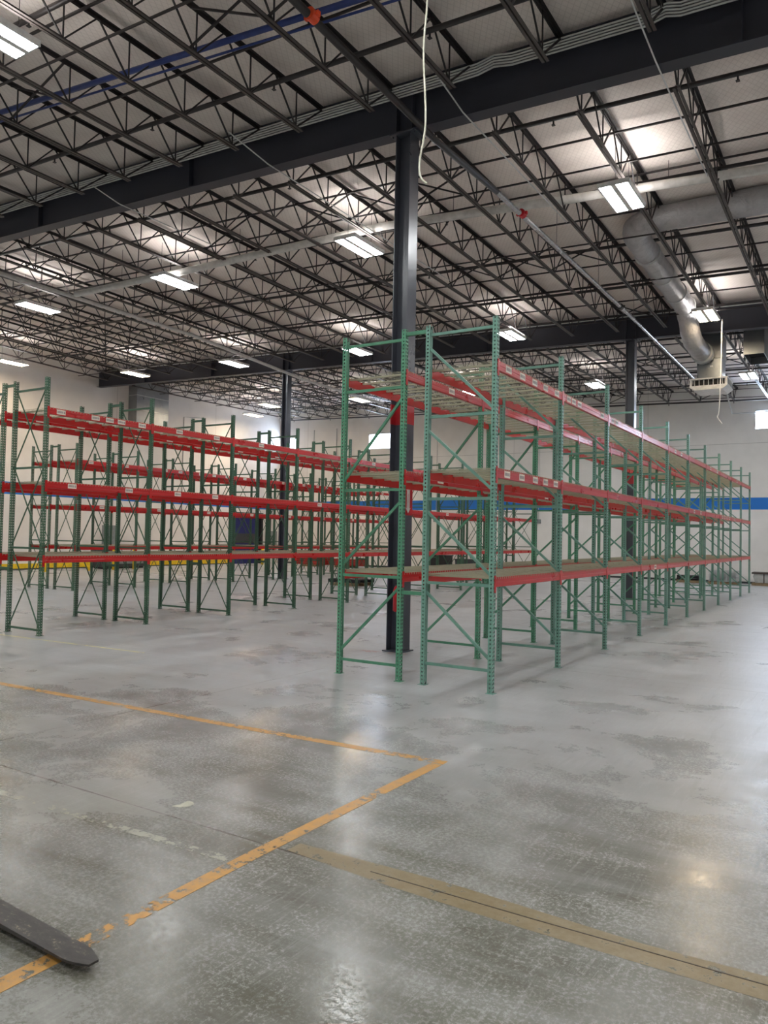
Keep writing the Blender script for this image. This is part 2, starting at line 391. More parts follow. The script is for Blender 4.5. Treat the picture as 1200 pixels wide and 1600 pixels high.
def column(x, y, label, extra=True):
    t = thing('steel_column', label, 'column', (x, y, 0)); H = zg(x, y) - .03
    a = .15; ft = .016
    for s in (-1, 1):
        MB().box((s * a - (ft if s > 0 else 0), -a, .02), (s * a + (ft if s < 0 else 0), a, H - .02)).build('flange', 'navy', t)
    MB().box((-a + ft, -.006, .02), (a - ft, .006, H - .02)).build('web', 'navy', t)
    MB().box((-.2, -.2, 0), (.2, .2, .02)).build('base_plate', 'navy', t)
    cpz = MB().box((-.26, -.2, H - .02), (.26, .2, H)).build('cap_plate', 'navy', t)
    for sx in (-1, 1):
        for s2 in (-1, 1): MB().tube([(sx * .22, s2 * .13, H - .05), (sx * .22, s2 * .13, H - .018)], .018, 6).build('bolt', 'navy', cpz)
    # painted red band, a thin wrap on both flanges and the web
    b = MB()
    for s in (-1, 1): b.box((s * (a + .001) - (.002 if s < 0 else 0), -a - .002, 3.95), (s * (a + .001) + (.002 if s > 0 else 0), a + .002, 4.3))
    for s in (-1, 1):
        b.box((s * a - (ft if s > 0 else 0) - .001, -a - .002, 3.95), (s * a + (ft if s < 0 else 0) + .001, -a - .0005, 4.3))
        b.box((-a + ft - .0005 if s < 0 else a - ft - .002, -a, 3.95), (-a + ft + .002 if s < 0 else a - ft + .0005, a, 4.3))
    b.box((-a + ft, -.009, 3.95), (a - ft, -.0065, 4.3))
    b.build('red_band', 'bandred', t)
    return t
column(-6.95, 11.58, 'near charcoal steel column rising between the racks in the middle of the picture')
column(-6.95, 26.85, 'distant dark steel column standing within the right-hand rack rows')
column(-22.2, 26.85, 'distant blue-grey steel column seen behind the left-hand racks')

# arrow sign with lettering
def arrow_sign(x, y, z0, z1, label):
    t = thing('fire_extinguisher_sign', label, 'sign', (x, y, z0)); h = z1 - z0
    MB().box((0, -.145, 0), (.004, .145, h)).build('sign_plate', 'signred', t)
    a = MB(); xx = .0055
    out = [(-.05, .12), (-.05, h - .09), (-.075, h - .035), (.075, h - .035), (.05, h - .09), (.05, .12), (.085, .13), (0, .035), (-.085, .13)]
    a.prism([(p, q) for p, q in out], 'yz', .004, xx); a.build('arrow', 'white', t)
    cu = bpy.data.curves.new('t', 'FONT'); cu.body = 'FIRE EXTINGUISHER'; cu.size = .055; cu.align_x = 'CENTER'; cu.align_y = 'CENTER'; cu.extrude = .0005
    to = bpy.data.objects.new('tmp', cu); col.objects.link(to)
    dg = bpy.context.evaluated_depsgraph_get(); me = bpy.data.meshes.new_from_object(to.evaluated_get(dg)); bpy.data.objects.remove(to)
    me.materials.clear(); me.materials.append(M['signred'])
    wd = max(v.co.x for v in me.vertices) - min(v.co.x for v in me.vertices); k = (h - .27) / wd
    for v in me.vertices:   # reads downwards along the arrow
        lx, ly, lz = v.co; v.co = (xx + .0006 + lz * .3, ly * min(k, 1.2), .125 + (h - .25) / 2 - lx * k)
    o = put('lettering', me, t); return t
arrow_sign(-6.799, 11.58, 2.36, 2.87, 'red sign with white down arrow on the near column')
arrow_sign(-6.799, 26.85, .70, 1.16, 'red arrow sign low on the distant right-hand column')
def extinguisher(x, y, z, label):
    t = thing('fire_extinguisher', label, 'fire extinguisher', (x, y, z))
    MB().tube([(0, 0, 0), (0, 0, .02), (0, 0, .36), (0, 0, .42), (0, 0, .45)], [.05, .072, .072, .05, .025], 16).build('cylinder', 'signred', t, smooth=True)
    MB().box((-.012, -.06, .47), (.012, .05, .50)).box((-.018, -.018, .44), (.018, .018, .48)).build('valve_handle', 'darkgrey', t)
    MB().tube([(.02, 0, .46), (.09, 0, .42), (.1, 0, .3), (.09, 0, .12)], .01, 8).build('hose', 'rubber', t, smooth=True)
    MB().box((-.03, .06, .1), (.03, .13, .4)).build('wall_bracket', 'darkgrey', t)
extinguisher(-6.85, 11.36, .70, 'red fire extinguisher hung on the near column, mostly hidden by a green rack post')

# ---------------------------------------------------------------- roof joists
JX = [-4.1 - 1.55 * n for n in range(-4, 20)]
def joist_meshes(L, off):
    tc = MB(); 
    for s in (-1, 1): tc.box((s * .012 if s > 0 else -.062, .02, DECK - .15), (.062 if s > 0 else -.012, L - .02, DECK - .142)); tc.box((.012 if s > 0 else -.018, .02, DECK - .20), (.018 if s > 0 else -.012, L - .02, DECK - .142))
    bc = MB(); e0, e1 = .75, L - .75
    for s in (-1, 1): bc.box((.012 if s > 0 else -.058, e0, .10), (.058 if s > 0 else -.012, e1, .107)); bc.box((.012 if s > 0 else -.018, e0, .107), (.018 if s > 0 else -.012, e1, .157))
    wb = MB(); n = 11; p = (L - 1.8) / n; zt, zb = DECK - .16, .13
    wb.bar((0, .12, zt), (0, .9, zb), .028, .028, (1, 0, 0)); wb.bar((0, L - .12, zt), (0, L - .9, zb), .028, .028, (1, 0, 0))
    for k in range(n + 1):
        y = .9 + k * p
        if k < n:
            wb.bar((0, y, zb), (0, y + p * .5, zt), .024, .024, (1, 0, 0)); wb.bar((0, y + p * .5, zt), (0, y + p, zb), .024, .024, (1, 0, 0))
        wb.bar((0, y, zb), (0, y, zt), .02, .02, (1, 0, 0))
    st = MB().box((-.05, -.1, DECK - .2), (.05, .12, DECK - .1)); s2 = MB().box((-.05, L - .12, DECK - .2), (.05, L + .1, DECK - .1))
    return tc, bc, wb, st, s2
bays = [(YF + .1, GY[1] - .1, 'near', 'in the nearest bay'), (GY[1] + .02, GY[2] - .02, 'mid', 'between the two girders'), (GY[2] + .02, YB - .08, 'far', 'beyond the far girder')]
bays[0] = (GY[0], GY[1] - .02, 'near', 'in the nearest bay')
for y0, y1, key, where in bays:
    L = y1 - y0; src = None
    for n, x in enumerate(JX):
        k = int(round((-4.1 - x) / 1.55)); rel = k - 2
        side = 'left' if rel > 0 else 'right'; q = ORD[abs(rel) - 1] if rel else ''
        lab = f'open-web roof joist, {q} to the {side} of near column, {where}' if rel else f'open-web roof joist directly above the near column line, {where}'
        z0, z1 = zg(x, y0), zg(x, y1)
        t = thing('roof_joist', lab, 'roof joist', (x, y0, z0), 0, f'open-web joists {where}'); t.rotation_euler = (math.atan2(z1 - z0, L), 0, 0)
        if src is None:
            tc, bc, wb, st, s2 = joist_meshes(L, 0)
            src = [(nm, mb.build(nm, mt, t)) for nm, mb, mt in (('top_chord', tc, 'black'), ('bottom_chord', bc, 'joistb'), ('web_rods', wb, 'black'), ('joist_seat', st, 'black'), ('joist_seat', s2, 'black'))]
        else:
            for nm, o in src:
                c = o.copy(); col.objects.link(c); c.parent = t
XJ0, XJ1 = JX[-1], JX[0]
def along_x(mb, y, dz, w_, h_, x0=XJ0 - .9, x1=XJ1 + .5):
    mb.bar((x0, y, zg(x0, y) + dz), (x1, y, zg(x1, y) + dz), w_, h_)
# bridging: thin angle lines just below the deck, some with crossed braces
rows = [('near', [2.2, 3.9, 5.6, 7.3, 9.25]), ('mid', [14.5, 16.4, 18.2, 21.4, 23.1, 24.9]), ('far', [30.3, 31.2, 33.0, 34.8, 36.6, 38.6, 40.9])]
nb = 0
for nm, lst in rows:
    for i, y in enumerate(lst):
        b = MB(); along_x(b, y, DECK - .22, .035, .035)
        if i % 3 != 1: along_x(b, y + .04, .17, .03, .03)
        o = b.build('bridging_angle', 'black')
        tag(o, f'thin dark bridging line across the joists, {ORD[i]} from the camera in the {dict(near="nearest", mid="middle", far="farthest")[nm]} bay', 'bridging', 'bridging angles across the joists')
# crossed braces in a few joist spaces
def cross(y, k, lab):
    y += .09; x0, x1 = JX[k], JX[k + 1]; b = MB()
    b.bar((x0, y, zg(x0, y) + .15), (x1, y, zg(x1, y) + DECK - .2), .03, .03); b.bar((x0, y, zg(x0, y) + DECK - .2), (x1, y, zg(x1, y) + .15), .03, .03)
    return tag(b.build('cross_brace', 'black'), lab, 'cross brace', 'crossed bridging braces')
def jn(k): return k - 6  # ordinal left of the column line
for y, ks, where in ((8.0, (6, 5, 9, 12), 'in the nearest bay'), (14.5, (6, 7, 8, 10), 'just behind the near girder'), (19.5, (5, 6, 7, 9, 11, 14), 'midway between the girders'),
                     (24.9, (5, 8, 10, 13, 16), 'just in front of the far girder'), (33.0, (4, 6, 8, 11, 14, 17), 'midway beyond the far girder'), (40.9, (5, 8, 11, 14), 'close to the back wall')):
    for k in ks:
        s = k - 5
        cross(y, k, f'crossed braces {where}, ' + (f'{ORD[abs(s) - 1]} gap ' + ('left' if s > 0 else 'right') + ' of near column' if s else 'in the near column gap'))
# sprinkler branch pipes with heads
for i, y in enumerate([3.7, 6.95, 10.1, 13.35, 16.6, 19.9, 23.2, 26.1, 29.9, 33.2, 36.5, 39.8, 41.5]):
    t = thing('sprinkler_pipe', f'dark sprinkler branch pipe running left to right, {ORD[i]} from the camera', 'pipe', (0, 0, 0), 0, 'sprinkler branch pipes')
    x0, x1 = XJ0 - .9, XJ1 + .5; dz = .66 if i < 12 else .12; yy = y
    MB().tube([(x0, y, zg(x0, y) + dz), (x1, y, zg(x1, y) + dz)], .044, 8).build('pipe', 'darkpipe', t, smooth=True)
    x = -2.6 + (i % 2) * .8
    while x > x0:
        z = zg(x, y) + dz
        MB().tube([(x, y, z - .03), (x, y, z - .11)], .018, 6).box((x - .03, y - .03, z - .125), (x + .03, y + .03, z - .112)).build('sprinkler_head', 'darkpipe', t)
        x -= 3.1
# blue pipe in the nearest bay
t = thing('blue_pipe', 'blue painted pipe running through the joists at the upper left', 'pipe')
MB().tube([(-17, 8.2, zg(-17, 8) + .64), (-2.8, 9.15, zg(-2.8, 8) + .58)], .05, 10).build('pipe', 'bluepipe', t, smooth=True)
MB().tube([(-17, 8.28, zg(-17, 8) + .52), (-2.8, 9.23, zg(-2.8, 8) + .46)], .02, 8).build('thin_pipe', 'bluepipe', t, smooth=True)
# electrical conduits along the girder
path_x = [XL + .1, -16.2, -16.0, -7.4, -6.2, -5.95, -5.5, -5.2, -4.9, -2.95, -2.75, -2.5, -2.3, 3]
dips = {-5.95: -.07, -5.5: -.02, -5.2: .03, -2.75: -.04, -2.5: .03}
for k in range(5):
    pts = []
    for x in path_x:
        pts.append((x, GY[1] - .17 - abs(dips.get(x, 0)) * 1.2, zg(x, 11) + .80 - k * .048 + dips.get(x, 0)))
    o = MB().tube(pts, .0165, 8).build('electrical_conduit', 'galv', smooth=True)
    tag(o, f'thin silver conduit along the near girder, {ORD[k]} from the top of five', 'conduit', 'conduits along the near girder')
for k, y in enumerate((11.4,)):
    pass
o = MB().tube([(XL + .2, GY[2] - .17, zg(XL, 26) + .76), (3, GY[2] - .17, zg(3, 26) + .76)], .02, 8).build('electrical_conduit', 'galv', smooth=True)
tag(o, 'single silver conduit along the top of the farther girder', 'conduit')
for i, (x, ya, yb) in enumerate([(-14.35, 10.6, 14.2), (-9.95, 10.2, 19), (-5.72, 10.5, 16.5), (-2.62, 8.5, 15.5)]):
    o = MB().tube([(x, ya, zg(x, ya) + .10), (x, 11.3, zg(x, 11) - .03), (x, 11.85, zg(x, 11) - .03), (x, yb, zg(x, yb) + .05)], .012, 8).build('electrical_conduit', 'galv', smooth=True)
    tag(o, ['thin conduit crossing under the near girder at the far left', 'thin conduit crossing under the near girder just left of the near column',
            'thin conduit crossing under the near girder just right of the near column', 'thin conduit crossing under the near girder at the right'][i], 'conduit', 'conduits crossing under the near girder')
# sprinkler main
t = thing('sprinkler_main', 'thick steel sprinkler main passing under both girders beside the near column', 'pipe')
zm = lambda y: 8.93 - .007 * (y - 11)
MB().tube([(-6.28, 3, zm(3)), (-6.42, 11.6, zm(11.6)), (-6.3, 14.0, zm(14))], .057, 14).build('pipe', 'darkpipe', t, smooth=True)
MB().tube([(-6.3, 14, zm(14)), (-6.15, 24, zm(24)), (-6.15, 36, zm(36))], .055, 14).build('pipe', 'silver', t, smooth=True)
for x, y, mt in ((-6.33, 8.0, 'orange'), (-6.25, 15.2, 'signred'), (-6.17, 22.6, 'darkpipe')):
    c = MB().tube([(x, y - .07, zm(y)), (x, y + .07, zm(y))], .085, 14)
    c.box((x - .12, y - .03, zm(y) - .03), (x + .12, y + .03, zm(y) + .03)); o = c.build('coupling', mt, t)
    if mt == 'orange': o['label'] = 'orange coupling'
    if mt == 'signred': o['label'] = 'red coupling'
for y in (17.2, 20.5, 24.2):
    MB().tube([(-6.2, y, zm(y) + .05), (-6.2, y, zg(-6.2, y) + DECK - .1)], .007, 6).build('hanger_rod', 'silver', t)
# white roof-drain pipes
def pipe(name, pts, r, mt, label, cat='pipe'):
    t = thing(name, label, cat); MB().tube(pts, r, 16).build('pipe', mt, t, smooth=True); return t
t = pipe('drain_pipe', [(-20.97, 15.0, 9.35), (-16.9, 15.3, 9.42), (-10, 15.6, 9.52), (-5.5, 16.1, 9.4), (-1.65, 16.5, 9.32), (1.5, 16.8, 9.25)], .095, 'whitepaint', 'white drain pipe crossing left to right below the joists behind the near girder')
for x, y in ((-19, 15.15), (-14.5, 15.4), (-11.5, 15.5), (-8.2, 15.8), (-3.5, 16.3)): MB().tube([(x, y, 9.5), (x, y, zg(x, y) + DECK - .05)], .006, 6).build('hanger_rod', 'black', t)
t = pipe('drain_pipe', [(-21.2, 11.85, 9.35), (-21.1, 20, 9.25), (-21.35, 27, 8.9), (-21.3, 33.5, 8.85)], .062, 'whitepaint', 'white drain pipe running away from the camera at the left, towards the back wall')
for y in (14, 17, 20, 23.5, 30): MB().tube([(-21.2, y, 9.3), (-21.2, y, zg(-21, y) + DECK - .05)], .006, 6).build('hanger_rod', 'black', t)

# ---------------------------------------------------------------- light fixtures
def lz(x): return 8.865 - .0262 * (x + 4.2)
LIGHTS = []
lens_src = {}
def fixture_parts(t, kind, z_top):
    if kind not in lens_src:
        h = MB(); h.box((-.31, -.66, .035), (.31, .66, .09)); h.box((-.31, -.66, .0), (-.275, .66, .035)); h.box((.275, -.66, 0), (.31, .66, .035)); h.box((-.05, -.66, 0), (.05, .66, .035))
        h.box((-.31, -.66, 0), (.31, -.64, .035)); h.box((-.31, .64, 0), (.31, .66, .035)); h.box((-.1, -.25, .09), (.1, .25, .14))
        a = h.build('housing', 'white', t)
        l1 = MB().box((-.275, -.64, .004), (-.05, .64, .03)).build('lamp_lens', 'lamp_' + kind, t)
        l2 = MB().box((.05, -.64, .004), (.275, .64, .03)).build('lamp_lens', 'lamp_' + kind, t)
        up = MB().box((-.28, -.6, .0905), (-.13, .6, .096)).box((.13, -.6, .0905), (.28, .6, .096)).build('added_ceiling_glow', 'fill_glow', t)  # glowing strips added on top to lift the ceiling, not a known fixture part
        w1 = MB().tube([(0, -.5, .09), (0, -.5, 1.0)], .005, 5).build('hanger_wire', 'black', t); w2 = MB().tube([(0, .5, .09), (0, .5, 1.0)], .005, 5).build('hanger_wire', 'black', t)
        lens_src[kind] = (a, l1, l2, up, w1, w2)
    else:
        for o in lens_src[kind]:
            c = o.copy(); col.objects.link(c); c.parent = t
rows_l = [(-3.4, 'behind the camera'), (5.95, 'in the nearest row'), (15.4, 'in the row just behind the near girder'), (24.8, 'in the row just before the far girder'), (34.6, 'in the farthest row')]
for y, where in rows_l:
    xs = [8.6, 2.2, -4.2, -10.55, -17.0, -23.5, -29.9]
    for i, x in enumerate(xs):
        if y > 34 and x == -17.0: pass
        kind = 'warm' if ((y > 20 and x in (-4.2, -29.9) and y < 30) or (y > 30 and x in (-23.5, -29.9))) else 'cool'
        lab = f'twin-lens hanging light {where}, ' + (f'{ORD[i]} from the right-hand wall')
        if y == 5.95 and x == -10.55: lab = 'bright twin-lens light cut off by the upper left corner of the picture'
        t = thing('ceiling_light', lab, 'ceiling light', (x, y, lz(x)), 0, 'twin-lens warehouse lights')
        fixture_parts(t, kind, 0)
for (x, y, z, lab) in ((-33.1, 20.5, 9.55, 'warm light close to the left wall, at the left edge of the picture'), (-33.1, 36.8, 9.5, 'warm light close to the left wall, nearest the far corner')):
    t = thing('ceiling_light', lab, 'ceiling light', (x, y, z), 0, 'twin-lens warehouse lights'); fixture_parts(t, 'warm', 0)

# ---------------------------------------------------------------- ducts and heaters
def wobble(pts, n, amp):
    out = []
    for a, b in zip(pts[:-1], pts[1:]):
        for k in range(n): out.append(Vector(a).lerp(Vector(b), k / n))
    return out + [Vector(pts[-1])]
t = thing('insulated_duct', 'round foil-wrapped duct turning a corner between the joists at the upper right', 'duct')
p = [(2.2, 18.6, 9.52), (-4.0, 18.35, 9.5), (-4.45, 18.4, 9.5), (-4.75, 18.65, 9.48), (-4.85, 19.1, 9.46), (-4.85, 25.1, 9.32), (-4.86, 25.9, 8.75), (-4.86, 26.4, 8.53), (-4.86, 27.3, 8.5), (-4.86, 28.1, 8.5)]
fine = wobble(p, 6, 0); rr = [.30 + random.uniform(-.012, .02) for _ in fine]
MB().tube(fine, rr, 18).build('duct_tube', 'foil', t, smooth=True)
for y in (20.2, 21.9, 23.6, 25.0): MB().tube([(-4.85, y - .015, 9.44 - .017 * (y - 19)), (-4.85, y + .015, 9.44 - .017 * (y - 19))], .33, 20).build('strap_band', 'galv', t, smooth=True)
MB().tube([(-4.86, 27.9, 8.5), (-4.86, 28.27, 8.5)], .36, 20).build('collar', 'galv', t, smooth=True)
t = thing('air_diffuser', 'tall sheet-metal duct with a four-way air outlet hanging at the upper right', 'air vent', (-4.68, 28.75, 7.25))
MB().box((-.42, -.42, 1.15), (.42, .42, 2.605)).build('upper_duct', 'duct', t)
MB().box((-.40, -.40, .40), (.40, .40, 1.148)).box((-.43, -.43, 1.1), (.43, .43, 1.15)).box((-.44, -.44, .40), (.44, .44, .46)).build('lower_duct', 'duct', t)
h = MB().prism([(-.62, .12), (-.45, 0), (.45, 0), (.62, .12), (.62, .15), (-.62, .15)], 'xz', -.6, .6)
for sx in (-1, 1):
    for sy_ in (-1, 1): h.box((min(sx * .6, sx * .54), min(sy_ * .6, sy_ * .54), .15), (max(sx * .6, sx * .54), max(sy_ * .6, sy_ * .54), .40))
h.box((-.62, -.62, .36), (.62, .62, .40)).build('outlet_hood', 'white', t)
MB().box((-.5, -.5, .15), (.5, .5, .36)).build('dark_interior', 'ductdark', t)
for k in range(7):
    x = -.45 + .15 * k
    MB().box((x - .006, -.59, .15), (x + .006, -.5, .36)).build('louvre_blade', 'white', t); MB().box((.5, x - .006, .15), (.59, x + .006, .36)).build('louvre_blade', 'white', t)
MB().box((.02, -.405, .8), (.12, -.401, .86)).build('rating_plate', 'white', t)
t = thing('return_duct', 'dark open-ended sheet-metal duct hanging behind the far girder at the right edge', 'duct', (-3.28, 28.9, 8.35))
dd = MB().box((-.32, -.6, 0), (-.3, 1.1, 1.45)).box((.3, -.6, 0), (.32, 1.1, 1.45)).box((-.32, -.62, 0), (.32, -.6, 1.45)).box((-.32, 1.1, 0), (.32, 1.12, 1.45)).build('duct_body', 'duct', t)
MB().box((-.3, -.6, .25), (.3, 1.1, .27)).build('dark_interior', 'ductdark', t)
t = thing('foil_duct', 'short silver duct and hood hanging at the right edge behind the far girder', 'duct', (-2.5, 29.5, 8.3))
MB().tube([(0, 0, .2), (0, 0, 1.4)], .28, 16).build('duct_tube', 'duct', t, smooth=True); MB().box((-.4, -.4, -.1), (.4, .4, .2)).build('hood', 'duct', t)
t = thing('wall_duct', 'large sheet-metal duct standing against the left wall below the roof', 'duct', (XL + .36, 30.0, 8.0))
MB().box((-.35, -1.15, 0), (.35, 1.15, 2.55)).build('duct_body', 'duct', t)
for z in (.8, 1.6): MB().box((-.355, -1.17, z), (.37, 1.17, z + .04)).build('seam_rib', 'galv', t)
# conduit to the window and drip pipe
o = MB().tube([(-5.1, 33.5, 8.95), (-5.83, 41.9, 8.5), (-4.8, 42.0, 8.5), (-2.9, 42.0, 8.55)], .03, 10).build('gas_pipe', 'galv', smooth=True)
tag(o, 'thin pipe angling down from the air outlet to the right-hand window', 'pipe')
# hanging cords
def smooth_path(pts, n=6):
    P = [Vector(q) for q in pts]; P = [P[0]] + P + [P[-1]]; out = []
    for i in range(1, len(P) - 2):
        for k in range(n):
            t_ = k / n; a, b, c, d_ = P[i - 1], P[i], P[i + 1], P[i + 2]
            out.append(.5 * ((2 * b) + (-a + c) * t_ + (2 * a - 5 * b + 4 * c - d_) * t_ ** 2 + (-a + 3 * b - 3 * c + d_) * t_ ** 3))
    return out + [P[-2]]
o = MB().tube(smooth_path([(-4.54, 8, 9.9), (-4.557, 8, 8.57), (-4.597, 8, 7.9), (-4.551, 8, 7.02), (-4.622, 8, 6.56), (-4.609, 8, 6.36), (-4.518, 8, 6.247)]), .0125, 8).build('hanging_cord', 'paper', smooth=True)
tag(o, 'off-white electrical cord dangling from the roof in front of the near column', 'cord')
o = MB().tube(smooth_path([(-3.85, 25.5, 8.9), (-3.868, 25.5, 7.68), (-3.9, 25.5, 6.5), (-3.93, 25.5, 6.0), (-3.968, 25.5, 5.863), (-3.839, 25.5, 5.657)]), .016, 8).build('hanging_cord', 'white', smooth=True)
tag(o, 'thin white cord dangling from the warm light in front of the air outlet', 'cord')

# ---------------------------------------------------------------- pallet racks
BAY = 2.513; H = 4.87; PH = .038; PD = .0325
def post_mesh(h):
    mb = MB(); th = .003
    def wall(p0, p1, u0, u1, mi):   # vertical strip with hole coordinates
        mb.quad([(p0[0], p0[1], .006), (p1[0], p1[1], .006), (p1[0], p1[1], h), (p0[0], p0[1], h)], mi, [(u0, .006), (u1, .006), (u1, h), (u0, h)])
    X, Y = PD, PH
    wall((X, -Y), (X, Y), -Y, Y, 0)
    wall((-X, -Y), (X, -Y), -X, X, 1)
    wall((X, Y), (-X, Y), X, -X, 1)
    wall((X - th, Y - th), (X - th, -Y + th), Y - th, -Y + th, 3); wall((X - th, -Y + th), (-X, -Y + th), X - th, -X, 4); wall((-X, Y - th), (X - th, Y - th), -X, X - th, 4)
    for s in (-1, 1):
        mb.box((-X, min(s * Y, s * (Y - .015)), .006), (-X + th, max(s * Y, s * (Y - .015)), h), 2)
    return mb
def frame_mesh(style, D):
    # local x: inner post 0, outer post D
    ins = .01; H_ = {'single': (.29, 1.375, 2.505, 3.617, 4.745), 'single_flip': (.21, 1.42, 2.64, 4.07, 4.73), 'cross': (.10, 1.63, 3.165, 4.665)}[style]
    mb = MB(); dg = []
    for z in H_: mb.bar((ins, 0, z), (D - ins, 0, z), .031, .038)
    for x in (.03, D - .03): mb.box((x - .0015, -.012, .04), (x + .0015, .012, 4.82))
    if style == 'single': dg = [((ins, 0, a), (D - ins, 0, b), .034) for a, b in ((1.26, .42), (2.34, 1.5), (3.44, 2.61), (4.57, 3.67))]
    elif style == 'single_flip': dg = [((ins, 0, b), (D - ins, 0, a), .034) for a, b in ((1.29, .34), (2.48, 1.56), (3.93, 2.77))]
    else:
        for a, b in ((.13, 1.60), (1.66, 3.13), (3.20, 4.64)):
            dg += [((ins + .03, -.010, a), (D - ins - .03, -.010, b), .018), ((D - ins - .03, .010, a), (ins + .03, .010, b), .018)]
    return mb, dg
LB = BAY - 2 * PH - .004
beam = MB().prism([(0, -.003), (-.003, 0), (-.020, 0), (-.020, -.04), (-.045, -.04), (-.045, -.128), (-.007, -.128), (0, -.121), (0, -.078), (-.003, -.074), (-.003, -.062), (0, -.058)], 'xz', 0, LB)
conn = MB().box((.001, -.048, -.20), (.006, -.002, .02)).box((-.028, -.006, -.19), (.001, -.0022, .012))
def deck_mesh(D):
    mb = MB(); W = LB / 2 - .02; x0, x1 = -D + .0, .0   # local: x=0 is the outer beam's face, -D the inner one's
    for h0 in (.01, LB / 2 + .01):
        nw = 19
        for k in range(nw):
            y = h0 + W * k / (nw - 1)
            mb.bar((x0, y, -.0005), (x1, y, -.0005), .0038, .0038)
            for xe in (x0, x1): mb.bar((xe, y, .003), (xe, y, -.03), .006, .006)
        for k in range(8):
            x = x0 + .05 + (x1 - x0 - .1) * k / 7; mb.bar((x, h0, .004), (x, h0 + W, .004), .004, .004)
        for k in range(4):
            y = h0 + W * (.08 + .28 * k); mb.box((x0 + .024, y - .02, -.036), (x1 - .024, y + .02, -.012))
    return mb
LEV = [1.487, 2.90, 4.30]
def sticker_mesh(w_=.19, h_=.09, seed=0):
    rnd = random.Random(seed); mb = MB().box((.0005, 0, 0), (.002, w_, h_)); y = .018
    while y < w_ - .05:
        ww = rnd.uniform(.006, .012); mb.box((.002, y, h_ * .28), (.0026, y + ww, h_ * .74), 1); y += ww + rnd.uniform(.003, .006)
    mb.box((.002, w_ - .035, h_ * .25), (.0026, w_ - .015, h_ * .75), 1)
    return mb
STK = [None] * 3; MESH = {}
